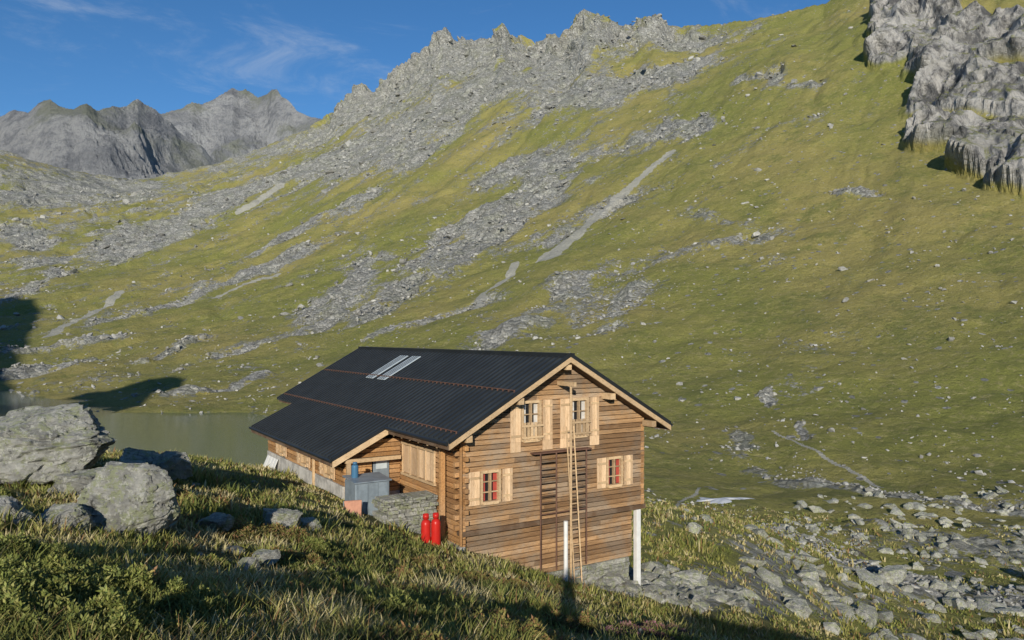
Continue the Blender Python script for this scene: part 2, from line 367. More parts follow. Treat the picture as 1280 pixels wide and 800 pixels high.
# ---------------------------------------------------------------- water
def m_water(name,c,r=.08):
    t=NT(name);t.bump(t.noise(1.2,4,.6,stretch=(1,3,1)),.2,.04)
    m=t.out(c,r);t.b.inputs['Specular IOR Level'].default_value=.5;return m
lv=[(-500,70,-22),(-32,95,-22),(-36,160,-22),(-45,260,-22),(-200,420,-22),(-600,420,-22)]
newmesh('lake',lv,np.array([[0,1,2,3,4,5]]),m_water('lake_water',(.065,.115,.085)),False)
sv=[];PLs=[]
for i in range(len(STRM)-1):
    for k in range(8):
        t_=k/8;PLs.append((STRM[i][0]*(1-t_)+STRM[i+1][0]*t_,STRM[i][1]*(1-t_)+STRM[i+1][1]*t_))
zs_=[float(H(np.array([a_]),np.array([b_]))[0])+.30 for a_,b_ in PLs]
zs_=np.convolve(np.pad(zs_,3,'edge'),np.ones(7)/7,'valid')
for i,(px_,py_) in enumerate(PLs):
    dx=.5*math.sin(i*.7);wd=1.2+.4*math.sin(i*1.3)
    sv+= [(px_+dx-.5*wd,py_-.9*wd,zs_[i]),(px_+dx+.5*wd,py_+.9*wd,zs_[i])]
ff=np.array([[2*i,2*i+2,2*i+3,2*i+1] for i in range(len(PLs)-1)])
newmesh('stream',sv,ff,m_water('stream_water',(.03,.035,.035)))
cx_,cy_,_=W(902,620,110);gv=[];na=40
for j in range(6):
    for i in range(na):
        t_=6.28318*i/na;rd_=(j/5)*(1+.3*math.sin(3*t_+1)+.2*math.sin(7*t_)+.12*math.sin(13*t_))
        x_=cx_+3.4*rd_*math.cos(t_);y_=cy_+2.6*rd_*math.sin(t_)-.6*rd_*math.cos(t_);gv.append((x_,y_,float(H(np.array([x_]),np.array([y_]))[0])+.30*(1-(j/5)**2)-.03))
newmesh('snow_patch',gv,np.array([[j*na+i,j*na+(i+1)%na,(j+1)*na+(i+1)%na,(j+1)*na+i] for j in range(5) for i in range(na)]),M_snow)

# ---------------------------------------------------------------- rocks
def hullrock(seed,npt=16):
    rr=random.Random(seed);bm=bmesh.new()
    for i in range(npt):
        v=Vector((rr.gauss(0,1),rr.gauss(0,1),rr.gauss(0,1))).normalized()*rr.uniform(.75,1.05);bm.verts.new(v)
    bmesh.ops.convex_hull(bm,input=bm.verts[:]);bmesh.ops.triangulate(bm,faces=bm.faces[:])
    for v in [v for v in bm.verts if not v.link_faces]: bm.verts.remove(v)
    bmesh.ops.recalc_face_normals(bm,faces=bm.faces[:]);bm.verts.index_update()
    V=np.array([v.co[:] for v in bm.verts]);Fc=np.array([[w.index for w in f.verts] for f in bm.faces]);bm.free();return V,Fc
protos=[hullrock(100+i,11+i%5) for i in range(16)]
protos2=[hullrock(200+i,17+i%8) for i in range(20)]
def rockverts(seed,sub=6,cuts=16,rough=.08,top=.56):
    rr=random.Random(seed);bm=bmesh.new();bmesh.ops.create_icosphere(bm,subdivisions=sub,radius=1)
    pl=[]
    for i in range(cuts):
        nvec=Vector((rr.gauss(0,1),rr.gauss(0,1),rr.gauss(0,.7))).normalized();pl.append((nvec,rr.uniform(.5,.8)))
    pl.append((Vector((rr.uniform(-.25,.25),rr.uniform(-.3,.1),1)).normalized(),top))
    off=Vector((seed*3.1,seed*1.7,0))
    for v in bm.verts:
        c=v.co.copy()
        for nn,d in pl:
            e=c.dot(nn)-d+.05*mnoise.noise(c*3+off)
            if e>0: c-=nn*e
        crk=abs(mnoise.noise(Vector((c.x*2.2,c.y*2.2,c.z*4.5))+off*2))
        k=1+rough*mnoise.fractal(c*2.2+off,.8,2.,7)+.035*mnoise.fractal(Vector((c.x*4,c.y*4,c.z*12))+off,.6,2.,4)-.08*max(0,.08-crk)/.08
        v.co=c*k
    V=np.array([v.co[:] for v in bm.verts]);Fc=np.array([[w.index for w in f.verts] for f in bm.faces]);bm.free();return V,Fc
def scatter(name,x,y,s,mat,pr,sink=.25,flat=.7):
    z=H(x,y);N=len(x);Vs=[];Fs=[];o=0
    kind=rng.integers(0,len(pr),N)
    for k in range(len(pr)):
        I=np.where(kind==k)[0]
        if not len(I): continue
        V,Fc=pr[k];th=rng.uniform(0,6.283,len(I));c,sn=np.cos(th),np.sin(th)
        sx=s[I]*rng.uniform(.7,1.5,len(I));sy=s[I]*rng.uniform(.6,1.3,len(I));sz=s[I]*flat*rng.uniform(.5,1.3,len(I))
        vx=V[None,:,0]*sx[:,None];vy=V[None,:,1]*sy[:,None];vz=V[None,:,2]*sz[:,None]
        vz2=vz+vx*rng.normal(0,.3,len(I))[:,None]
        wx=vx*c[:,None]-vy*sn[:,None]+x[I][:,None];wy=vx*sn[:,None]+vy*c[:,None]+y[I][:,None];wz=vz2+z[I][:,None]+s[I][:,None]*(flat*.5-sink)
        Vs.append(np.stack([wx,wy,wz],2).reshape(-1,3))
        Fs.append((Fc[None]+(np.arange(len(I))*len(V))[:,None,None]).reshape(-1,3)+o);o+=len(I)*len(V)
    print(name,N)
    return newmesh(name,np.concatenate(Vs),np.concatenate(Fs),mat,False)
N=240000
aa=rng.uniform(-.68,.68,N);lr=np.exp(rng.uniform(math.log(70),math.log(1300),N))
x=lr*np.sin(aa);y=lr*np.cos(aa)
v,cl=rockmask(x,y);cls=fbm(x/14,y/14,3,300);gvl=gravel(x,y)
pr_=sstep(.2,.75,v)*.30+.020+.10*sstep(.1,.5,cls)*sstep(900,300,lr);pr_*=sstep(1300,500,lr)*.5+.5
keep=(rng.uniform(0,1,N)<pr_)&(cl<.3)&(H0(x,y)>-23.5)&(gvl<.3)
x,y,lr=x[keep],y[keep],lr[keep]
s=lr*.0010*np.exp(rng.normal(0,.62,len(x)))+.10
s=np.minimum(s,lr*.006)
scatter('scree_rocks',x,y,s,M_rockfar,protos,.2)
xs=[];ys=[];ss=[]
def reg(px0,px1,Y0,Y1,nn,s0,s1,cl=True):
    yy=rng.uniform(Y0,Y1,nn);xx=(rng.uniform(px0,px1,nn)-CX)/F*yy
    k=fbm(xx/3.5,yy/3.5,3,610)>(-.02 if cl else -9)
    xs.append(xx[k]);ys.append(yy[k]);ss.append(np.exp(rng.uniform(math.log(s0),math.log(s1),nn))[k])
reg(725,880,27.,33,330,.12,.5,False);reg(800,940,30,38,150,.12,.6);reg(930,1290,36,60,300,.10,.85)
reg(1080,1300,58,74,260,.25,1.1);reg(980,1400,78,112,520,.2,1.1);reg(690,800,26.2,28.5,90,.08,.28,False)
reg(830,1100,45,70,90,.12,.6);reg(-60,420,9,26,110,.05,.3);reg(560,900,12,22,16,.06,.2)
X1=np.concatenate(xs);Y1=np.concatenate(ys);S1=np.concatenate(ss)
lx=(X1+1.66)*.845+(Y1-25)*.535;ly=-(X1+1.66)*.535+(Y1-25)*.845
k=~((lx>-2.6)&(lx<8.2)&(ly>.3)&(ly<19))&(polyd(X1,Y1,STRM)>1.6)
scatter('rubble_stones',X1[k],Y1[k],S1[k],M_rock,protos2,.25)
def boulder(px,py,Y,sx,sy,sz,seed,rot=0.,tilt=0.,top=.56):
    V,Fc=rockverts(seed,6 if Y<21 else 4,top=top)
    V=V-(V.max(0)+V.min(0))/2;V=V/(V.max(0)-V.min(0))*np.array([sx,sy,sz])
    R=np.array(Matrix.Rotation(rot,3,'Z')@Matrix.Rotation(tilt,3,'Y'));V=V@R.T+np.array(W(px,py,Y))
    newmesh('boulder',V,Fc,M_rock,False)
boulder(44,572,16,3.3,2.4,2.1,43,.1,-.06,.66);boulder(158,630,12.5,1.7,1.2,1.3,52,.5,.1,.8);boulder(76,660,11.6,.95,.7,.7,13)
boulder(-2,668,11,.9,.9,1.1,14);boulder(214,582,19.5,1.1,.8,.75,15);boulder(350,654,17,.95,.7,.65,16);boulder(384,660,18,.55,.6,.5,17,1)
boulder(318,652,18,.7,.5,.45,18);boulder(332,700,12,.5,.4,.3,19);boulder(178,580,20,1.2,1.2,.9,20,1.);boulder(270,655,15,.7,.5,.4,21);boulder(108,610,15,1.3,1.,.7,28,.3)
boulder(996,768,37,1.7,1.4,1.3,22);boulder(1010,722,47,1.6,1.2,.9,23);boulder(1120,720,60,3.,1.8,1.2,24,.5);boulder(868,662,46,1.0,.8,.9,26);boulder(860,727,33,1.8,1.3,.9,27)

# ---------------------------------------------------------------- mountain hut
TH=math.atan2(.535,.845)
def empty(name,loc=(0,0,0),rot=0):
    e=bpy.data.objects.new(name,None);col.objects.link(e);e.location=loc;e.rotation_euler=(0,0,rot);return e
hut=empty('mountain_hut',(-1.66,25,0),TH)
def L2W(x,y): return (-1.66+math.cos(TH)*x-math.sin(TH)*y,25+math.sin(TH)*x+math.cos(TH)*y)
class MB:
    def __init__(s,mp=None): s.v=[];s.f=[];s.mp=mp or (lambda a,b,c:(a,b,c))
    def pts(s,P8):
        o=len(s.v);s.v+=[s.mp(*p) for p in P8]
        for q in ((0,1,2,3),(4,7,6,5),(0,4,5,1),(1,5,6,2),(2,6,7,3),(3,7,4,0)): s.f.append(tuple(o+i for i in q))
    def box(s,a0,a1,b0,b1,c0,c1): s.pts([(a0,b0,c0),(a1,b0,c0),(a1,b1,c0),(a0,b1,c0),(a0,b0,c1),(a1,b0,c1),(a1,b1,c1),(a0,b1,c1)])
    def rod(s,p,q,r,nseg=10):
        p=Vector(p);q=Vector(q);d=(q-p).normalized();u=d.orthogonal().normalized();w=d.cross(u);o=len(s.v)
        for c in (p,q):
            for i in range(nseg):
                t=6.28318*i/nseg;s.v.append(s.mp(*(c+u*math.cos(t)*r+w*math.sin(t)*r)))
        for i in range(nseg): j=(i+1)%nseg;s.f.append((o+i,o+j,o+nseg+j,o+nseg+i))
        s.f.append(tuple(range(o,o+nseg)));s.f.append(tuple(range(o+2*nseg-1,o+nseg-1,-1)))
    def make(s,name,mat,parent=hut,bev=0.,smooth=False):
        me=bpy.data.meshes.new(name);me.from_pydata([tuple(p) for p in s.v],[],s.f)
        bm=bmesh.new();bm.from_mesh(me);bmesh.ops.recalc_face_normals(bm,faces=bm.faces);bm.to_mesh(me);bm.free()
        me.materials.append(mat);ob=bpy.data.objects.new(name,me);col.objects.link(ob);ob.parent=parent
        if bev:
            m=ob.modifiers.new('b','BEVEL');m.width=bev;m.segments=2;m.limit_method='ANGLE'
        return ob
ZR=-.67;SL=.564
def zr(x): return ZR-SL*abs(4-x)
def zra(x): return zr(-.75)-.50*(-.75-x)
def slab(mb,xa,xb,ya,yb,z,t0,t1):
    mb.pts([(xa,ya,z(xa)-t1),(xb,ya,z(xb)-t1),(xb,yb,z(xb)-t1),(xa,yb,z(xa)-t1),(xa,ya,z(xa)-t0),(xb,ya,z(xb)-t0),(xb,yb,z(xb)-t0),(xa,yb,z(xa)-t0)])
Y0,Y1m=-.6,19.3
mb=MB();slab(mb,-.75,4,Y0,Y1m,zr,0,.07);slab(mb,4.001,8.75,Y0,Y1m,zr,0,.07);slab(mb,-2.85,-.751,4.33,16,zra,0.,.07);mb.make('roof',M_metal)
mb=MB();slab(mb,-.70,3.99,Y0+.05,Y1m-.05,zr,.073,.20);slab(mb,4.01,8.70,Y0+.05,Y1m-.05,zr,.073,.20);slab(mb,-2.80,-.752,4.38,15.95,zra,.073,.19);mb.make('roof_boards',M_darkwood)
mb=MB()
yy=Y0+.02
while yy<Y1m:
    slab(mb,-.76,3.9,yy,yy+.06,zr,-.06,-.002);slab(mb,4.1,8.76,yy,yy+.06,zr,-.06,-.002)
    if 4.33<yy<15.9: slab(mb,-2.86,-.765,yy,yy+.06,zra,-.06,-.002)
    yy+=.36
mb.box(3.82,4.18,Y0-.03,Y1m+.03,ZR-.085,ZR+.07);mb.make('roof_seams',M_seam)
mb=MB()
for xa,xb in((-.78,3.99),(4.01,8.78)):
    slab(mb,xa,xb,Y0-.05,Y0-.005,zr,-.09,.06);slab(mb,xa,xb,Y1m+.005,Y1m+.05,zr,-.07,.06)
slab(mb,-2.9,-.79,4.28,4.325,zra,-.06,.06);slab(mb,-2.9,-.79,16.005,16.05,zra,-.06,.06);mb.make('verge_flashing',M_seam)
mb=MB()
slab(mb,-.78,3.995,Y0-.045,Y0+.045,zr,.065,.25);slab(mb,4.005,8.78,Y0-.045,Y0+.045,zr,.065,.25)
slab(mb,-2.88,-.6,4.29,4.37,zra,.065,.30)
mb.make('rake_fascia',M_trim)
mb=MB();mb.box(-.80,-.755,Y0,4.2,-3.62,-3.43);mb.box(-2.93,-2.87,4.4,15.95,-4.66,-4.47);mb.box(8.76,8.82,Y0,Y1m,-3.62,-3.43);mb.make('eave_fascia',M_darkwood)
mb=MB();mb.rod((-.86,Y0,-3.42),(-.86,4.3,-3.42),.06);mb.rod((-2.97,4.3,-4.46),(-2.97,16,-4.46),.06);mb.rod((8.86,Y0,-3.42),(8.86,Y1m,-3.42),.06);mb.make('gutters',M_seam)
mb=MB()
for xp in (.0,2.0,4.0,6.0,8.0):
    mb.box(xp-.11,xp+.11,Y0+.06,.0,zr(xp)-.52,zr(xp)-.30 if xp!=4 else zr(xp)-.34)
yy=0.3
while yy<4.4: mb.pts([(-.74,yy,zr(-.74)-.33),(.1,yy,zr(.1)-.33),(.1,yy+.1,zr(.1)-.33),(-.74,yy+.1,zr(-.74)-.33),(-.74,yy,zr(-.74)-.203),(.1,yy,zr(.1)-.203),(.1,yy+.1,zr(.1)-.203),(-.74,yy+.1,zr(-.74)-.203)]);yy+=.7
mb.make('rafters',M_trim)
mb=MB();mg=MB()
for xg in (1.75,-.45):
    yy=Y0+.1
    while yy<Y1m-.3:
        mb.box(xg-.02,xg+.02,yy,yy+.04,zr(xg)-.0,zr(xg)+.11);yy+=.36
    mg.rod((xg,Y0+.1,zr(xg)+.11),(xg,Y1m-.2,zr(xg)+.11),.018,6)
mb.make('snow_guard_brackets',M_rust);mg.make('snow_guard_rail',M_rust)
mb=MB()
for ya,yb in((10.1,11.0),(11.5,12.4)): slab(mb,1.55,3.35,ya,yb,zr,-.09,-.065)
mb.make('roof_lights',M_poly)
mb=MB()
for ya,yb in((10.1,11.0),(11.5,12.4)):
    for k in range(1,4): slab(mb,1.54,3.36,ya+(yb-ya)*k/4-.02,ya+(yb-ya)*k/4+.02,zr,-.11,-.092)
mb.make('roof_light_bars',M_seam)
def courses(mb,a0,a1,z0,z1,opens=(),h=.2,clip=None,thick=.16):
    z=z0
    while z<z1-.02:
        zt=min(z+h-.022,z1);segs=[(a0,a1)]
        for (oa,ob,oz0,oz1) in opens:
            if zt>oz0+.02 and z<oz1-.02:
                ns=[]
                for s0,s1 in segs:
                    if ob<=s0 or oa>=s1: ns.append((s0,s1));continue
                    if oa>s0: ns.append((s0,oa))
                    if ob<s1: ns.append((ob,s1))
                segs=ns
        j=random.uniform(-.015,.015)
        for s0,s1 in segs:
            parts=[(s0,s1)]
            if s1-s0>4.2:
                c=random.uniform(s0+1.5,s1-1.5);parts=[(s0,c-.004),(c+.004,s1)]
            for q0,q1 in parts:
                b0,b1,t0,t1=q0,q1,q0,q1
                if clip:
                    cb=clip(z);ct=clip(zt)
                    b0=max(q0,cb[0]);b1=min(q1,cb[1]);t0=max(q0,ct[0]);t1=min(q1,ct[1])
                    if b1-b0<.05: continue
                    if t1<t0+.01: t0=t1=(b0+b1)/2;t1+=.01
                mb.pts([(b0,-thick,z),(b1,-thick,z),(b1,j-.026,z),(b0,j-.026,z),(t0,-thick,zt),(t1,-thick,zt),(t1,j,zt),(t0,j,zt)])
        z+=h
gm_=lambda a,o,z:(a,-o,z)
def sm(X0): return lambda a,o,z:(X0-o,a,z)
def clipg(z):
    hf=max(0,(ZR-.21-z)/SL);return (4-hf,4+hf)
win=[(1.10,-5.07,.74,1.06),(6.50,-5.07,.74,1.06)]
uwin=[(2.75,-2.95,.78,1.35),(4.85,-2.95,.78,1.35)]
op=[(c-w/2,c+w/2,z-h/2,z+h/2) for c,z,w,h in win+uwin]
mb=MB(gm_);courses(mb,-.0,8.0,-6.45,ZR-.3,op,clip=clipg,h=.175);mb.make('gable_logs',M_log,bev=.012)
mb=MB(lambda a,o,z:(a,.2-o,z));courses(mb,.16,7.55,-8.45,-6.66,h=.175);mb.make('lower_logs',M_log,bev=.012)
mb=MB();mb.pts([(.17,.3,-6.7),(7.83,.3,-6.7),(7.83,18.5,-6.7),(.17,18.5,-6.7),(.17,.3,-3.4),(7.83,.3,-3.4),(7.83,18.5,-3.4),(.17,18.5,-3.4)])
mb.box(.2,7.5,.37,18.4,-8.6,-6.71)
o=len(mb.v);mb.v+=[(.17,.17,-3.39),(7.83,.17,-3.39),(4,.17,ZR-.4),(.17,18.5,-3.39),(7.83,18.5,-3.39),(4,18.5,ZR-.4)];mb.f+=[(o,o+1,o+2),(o+3,o+4,o+5),(o,o+2,o+5,o+3),(o+1,o+4,o+5,o+2),(o,o+1,o+4,o+3)]
mb.box(-2.05,.16,5.1,15.3,-9,-4.1)
mb.make('wall_core',M_dark)
mb=MB();mb.box(-.02,8.02,-.05,.29,-6.62,-6.455);mb.make('sill_beam',M_darkwood)
sw=(1.95,4.6,-5.15,-4.1)
mb=MB(sm(0));courses(mb,.0,5.0,-7.4,-3.45,[sw],h=.175);mb.make('side_logs',M_logside,bev=.012)
mb=MB()
z=-6.4
while z<-3.6:
    mb.box(-.22,-.015,.02,.17,z,z+.155);mb.box(.02,.17,-.20,-.02,z+.175,z+.33);z+=.35
mb.make('corner_log_ends',M_logside,bev=.015)
mb=MB();mb.box(-.1,.0-.022,-.1,.0-.02,-6.9,-3.5);mb.box(-.3,-.13,.9,1.05,-7.2,-3.6);mb.make('corner_posts',M_logside,bev=.01)
mbx=MB(lambda a,o,z:(8.0+o,a,z));courses(mbx,0,18.7,-6.45,-3.4,h=.2);mbx.make('right_logs',M_logside)
mbx=MB(lambda a,o,z:(a,18.7+o,z));courses(mbx,0,8,-9,ZR-.3,h=.2,clip=clipg);mbx.make('rear_gable_logs',M_log)
aw=[(6.2,7.1,-5.45,-4.75),(9.2,10.1,-5.45,-4.75),(12.6,13.4,-5.45,-4.75)]
mb=MB(sm(-2.25));courses(mb,4.9,15.5,-5.55,-4.4,aw,h=.17);mb.make('annex_logs',M_logside,bev=.01)
mb=MB(sm(-2.25));mb.box(4.95,15.5,-.25,.03,-10,-5.56);mb.make('annex_base',M_plaster,bev=.02)
def clipa(z): return (-2.2 if z<-4.62 else max(-2.2,-.75-(zra(-.75)-.22-z)/.5),0)
mb=MB(lambda a,o,z:(a,4.9-o,z));courses(mb,-2.2,-.0,-5.9,-3.9,[(-1.15,-.45,-5.9,-4.55)],h=.17,clip=clipa);mb.make('annex_end_logs',M_logside,bev=.01)
mb=MB();mb.box(-2.2,0,4.95,5.09,-8,-5.91);mb.make('annex_end_base',M_plaster)
mb=MB();mb.box(-1.12,-.48,4.86,4.9,-5.95,-4.6);mb.make('entrance_door',M_galv,bev=.01)
mb=MB();mb.box(-1.02,-.58,4.83,4.857,-5.0,-4.7);mb.make('door_glass',M_poly)
mb=MB();mb.box(-2.3,-2.15,4.4,4.55,-6.5,-4.5);mb.box(-2.36,-2.26,8.2,8.3,-6.6,-4.6);mb.make('annex_posts',M_trim,bev=.01)
mb=MB();mb.box(-2.36,0-.2,4.38,4.5,-4.62,-4.48);mb.make('annex_tie_beam',M_trim)
mb=MB();mb.box(-.14,.15,-.02,1.4,-9,-6.95);mb.make('corner_foundation',M_plaster,bev=.03)
mb=MB()
z=-11.
while z<-8.5:
    hh=random.uniform(.12,.2);x_=.25
    while x_<7.4:
        w_=random.uniform(.25,.6);mb.box(x_,min(x_+w_-.012,7.45),.22+random.uniform(-.05,.03),.6,z,min(z+hh-.01,-8.47));x_+=w_
    z+=hh
mb.make('foundation',M_rock,bev=.02)
mb=MB();mb.box(7.62,7.82,-.0,.2,-10.4,-6.65);mb.make('support_pillar',M_white,bev=.01)
def window(mp,c,z,w,h,nm,curt=None,shutter=True,rows=2):
    fr=MB(mp);gl=MB(mp);sh=MB(mp);cu=MB(mp);bt=MB(mp)
    a0,a1,z0,z1=c-w/2,c+w/2,z-h/2,z+h/2
    t=.065
    fr.box(a0-.03,a0+t,-.1,.045,z0-.03,z1+.03);fr.box(a1-t,a1+.03,-.1,.045,z0-.03,z1+.03)
    fr.box(a0+t,a1-t,-.1,.045,z1-t,z1+.03);fr.box(a0+t,a1-t,-.1,.075,z0-.06,z0+t-.02)
    fr.box(c-.035,c+.035,-.09,.02,z0+t,z1-t)
    for k in range(1,rows+1):
        zz=z0+(h)*k/(rows+1)
        fr.box(a0+t,c-.036,-.085,.0,zz-.015,zz+.015);fr.box(c+.036,a1-t,-.085,.0,zz-.015,zz+.015)
    gl.box(a0+t*.5,a1-t*.5,-.12,-.095,z0,z1)
    if curt:
        cw=w*.2
        cu.box(a0+t,a0+t+cw,-.094,-.088,z0+t,z1-t);cu.box(a1-t-cw,a1-t,-.094,-.088,z0+t,z1-t)
        cu.make(nm+'_curtains',curt)
    fr.make(nm+'_frame',M_trim);gl.make(nm+'_glass',M_glass)
    if shutter:
        for s0,s1 in((a0-.07-.42,a0-.07),(a1+.07,a1+.07+.42)):
            for k in range(4):
                q=(s1-s0)/4;sh.box(s0+q*k+.004,s0+q*(k+1)-.004,.03,.06,z0-.03,z1+.03)
            bt.box(s0+.02,s1-.02,.061,.085,z0+.14,z0+.22);bt.box(s0+.02,s1-.02,.061,.085,z1-.22,z1-.14)
        sh.make(nm+'_shutters',M_shut);bt.make(nm+'_battens',M_trim)
for i,(c,z,w,h) in enumerate(win): window(gm_,c,z,w,h,'window_%d'%(i+1),M_curt)
for i,(c,z,w,h) in enumerate(uwin): window(gm_,c,z,w,h,'upper_window_%d'%(i+1),M_curtw)
mb=MB(gm_)
for c in (2.75,4.85):
    for k in range(5): mb.box(c-.36+k*.15,c-.36+k*.15+.10,.07,.10,-3.62,-3.0)
    mb.box(c-.45,c+.45,.101,.13,-3.15,-3.08);mb.box(c-.45,c+.45,.101,.13,-3.55,-3.48)
mb.make('window_guard_boards',M_trim)
mb=MB(gm_)
for a_,b_ in ((1.87,2.29),(3.21,3.63),(3.97,4.39),(5.31,5.73)): mb.box(a_,b_,.031,.058,-4.0,-3.66)
mb.make('shutter_lower_panels',M_shut)
mb=MB(sm(0))
for k in range(4):
    s0=1.98+k*.66
    for q in range(4): mb.box(s0+q*.15,s0+q*.15+.14,.02,.05,-5.12,-4.12)
mb.make('side_shutters',M_shut)
mb=MB(sm(0));mb.box(1.88,4.7,-.05,.08,-5.25,-5.16);mb.box(1.88,4.7,-.05,.07,-4.09,-4.0)
for k in range(5): mb.box(1.9+k*.66,1.96+k*.66,.0,.07,-5.158,-4.092)
mb.make('side_window_frame',M_trim)
for i,(a0,a1,z0,z1) in enumerate(aw): window(sm(-2.25),(a0+a1)/2,(z0+z1)/2,a1-a0-.1,z1-z0-.1,'annex_window_%d'%(i+1),None,True,rows=1)
mb=MB(gm_);mb.rod((3.92,.75,-1.75),(3.92,.75,-9.6),.042);mb.box(3.87,3.97,.0,1.0,-1.75,-1.6);mb.make('hoist_pole',M_trim)
mb=MB(gm_);mb.rod((3.66,.8,-6.4),(3.66,.8,-9.6),.075);mb.make('steel_post',M_white)
mb=MB(gm_)
for xp in (2.95,3.62,4.25,4.95): mb.rod((xp,.3,-4.05),(xp,.3,-9.4 if xp<3 else -8.2),.028,8)
mb.box(2.7,5.2,.02,.30,-4.10,-4.05)
for zc in (-6.2,-4.02): mb.rod((2.95,.3,zc),(4.95,.3,zc),.022,8)
mb.make('balcony_steelwork',M_rust)
mb=MB(gm_)
z=-4.4
while z>-6.3: mb.box(3.0,3.58,.28,.32,z,z+.05);mb.box(4.3,4.92,.28,.32,z-.05,z);z-=.24
mb.make('lattice_slats',M_darkwood)
lad=empty('ladder')
mb=MB(lambda a,o,z:(*L2W(a,-o),z))
mb.rod((4.02,.9,-9.4),(4.02,.35,-3.2),.025,8);mb.rod((4.34,.9,-9.4),(4.34,.35,-3.2),.025,8)
for k in range(22):
    t_=k/22+.02;mb.rod((4.02,.9-.55*t_,-9.4+6.2*t_),(4.34,.9-.55*t_,-9.4+6.2*t_),.016,6)
mb.make('ladder_rails_and_rungs',M_trim,parent=lad)
def lathe(name,prof,loc,mat,parent=None,seg=28):
    V=[];Fc=[]
    for r_,z_ in prof:
        for i in range(seg): t=6.28318*i/seg;V.append((loc[0]+r_*math.cos(t),loc[1]+r_*math.sin(t),loc[2]+z_))
    for k in range(len(prof)-1):
        for i in range(seg): j=(i+1)%seg;Fc.append([k*seg+i,k*seg+j,(k+1)*seg+j,(k+1)*seg+i])
    return newmesh(name,V,np.array(Fc),mat,True,parent)
cyl=[(.001,0),(.15,0),(.155,.03),(.155,.95),(.15,1.02),(.12,1.09),(.06,1.13),(.05,1.13),(.05,1.15),(.10,1.15),(.10,1.30),(.085,1.30),(.085,1.16),(.03,1.16),(.03,1.22),(.001,1.22)]
for lx_,ly_ in((-1.32,-.05),(-1.0,-.12)):
    wx,wy=L2W(lx_,ly_)
    g=empty('gas_cylinder');lathe('cylinder_body',cyl,(wx,wy,-6.98),M_red,g)
wx,wy=L2W(-2.35,3.5);g=empty('blue_gas_bottle');lathe('bottle_body',[(r_*.8,z_*.45) for r_,z_ in cyl],(wx,wy,-5.02),M_blue,g)
bx=empty('metal_storage_bin',(-1.66,25,0),TH)
mb=MB();mb.box(-2.6,-1.35,2.8,3.85,-6.9,-5.06);mb.make('bin_body',M_galv,bx,.02)
mb=MB();mb.pts([(-2.66,2.72,-5.05),(-1.29,2.72,-5.05),(-1.29,3.9,-4.97),(-2.66,3.9,-4.97),(-2.66,2.72,-5.01),(-1.29,2.72,-5.01),(-1.29,3.9,-4.93),(-2.66,3.9,-4.93)]);mb.make('bin_lid',M_galv,bx)
mb=MB()
for k in range(4): mb.box(-2.55+k*.37,-2.52+k*.37,2.775,2.797,-6.8,-5.1)
mb.make('bin_ribs',M_galv,bx)
dw=empty('dry_stone_wall',(-1.66,25,0),TH);mb=MB()
z=-7.4
while z<-5.5:
    hh=random.uniform(.05,.15);x_=-2.0+random.uniform(-.15,.15)
    while x_<-.15:
        w_=random.uniform(.12,.5);j=random.uniform(-.12,.06);q_=random.uniform(-.02,.02)
        x2=min(x_+w_-.012,-.05);yb=1.55+j+(z+7.4)*.05
        mb.pts([(x_,yb,z),(x2,yb+q_,z),(x2,2.5,z),(x_,2.5,z),(x_+.02,yb+.03,z+hh-.01+q_),(x2-.02,yb+.02,z+hh-.01-q_),(x2,2.5,z+hh-.01),(x_,2.5,z+hh-.01)])
        x_+=w_
    z+=hh
mb.make('wall_stones',M_rock,dw,.015)
ch=empty('wheelbarrow',(*L2W(-2.9,2.2),-5.8),.3)
mb=MB();mb.pts([(-.2,-.15,-.35),(.25,-.15,-.35),(.2,.0,-.35),(-.15,.0,-.35),(-.3,.1,.3),(.3,.1,.3),(.28,.16,.3),(-.28,.16,.3)]);mb.make('tray',M_orange,ch,.02)
mb=MB();mb.rod((-.3,.1,.3),(-.3,.2,-.6),.015,6);mb.rod((.3,.1,.3),(.3,.2,-.6),.015,6);mb.make('handles',M_galv,ch)
mb=MB();mb.rod((-.03,-.1,-.5),(.03,-.1,-.5),.17,18);mb.make('wheel',M_dark,ch)
lp=empty('leaning_boards',(-1.66,25,0),TH);mb=MB()
for k in range(4):
    ya=13.4+k*.45;mb.pts([(-3.0,ya,-7.2),(-2.97,ya,-7.2),(-2.97,ya+.35,-7.2),(-3.0,ya+.35,-7.2),(-2.36,ya,-5.7),(-2.32,ya,-5.7),(-2.32,ya+.35,-5.7),(-2.36,ya+.35,-5.7)])
mb.make('boards',M_white,lp)

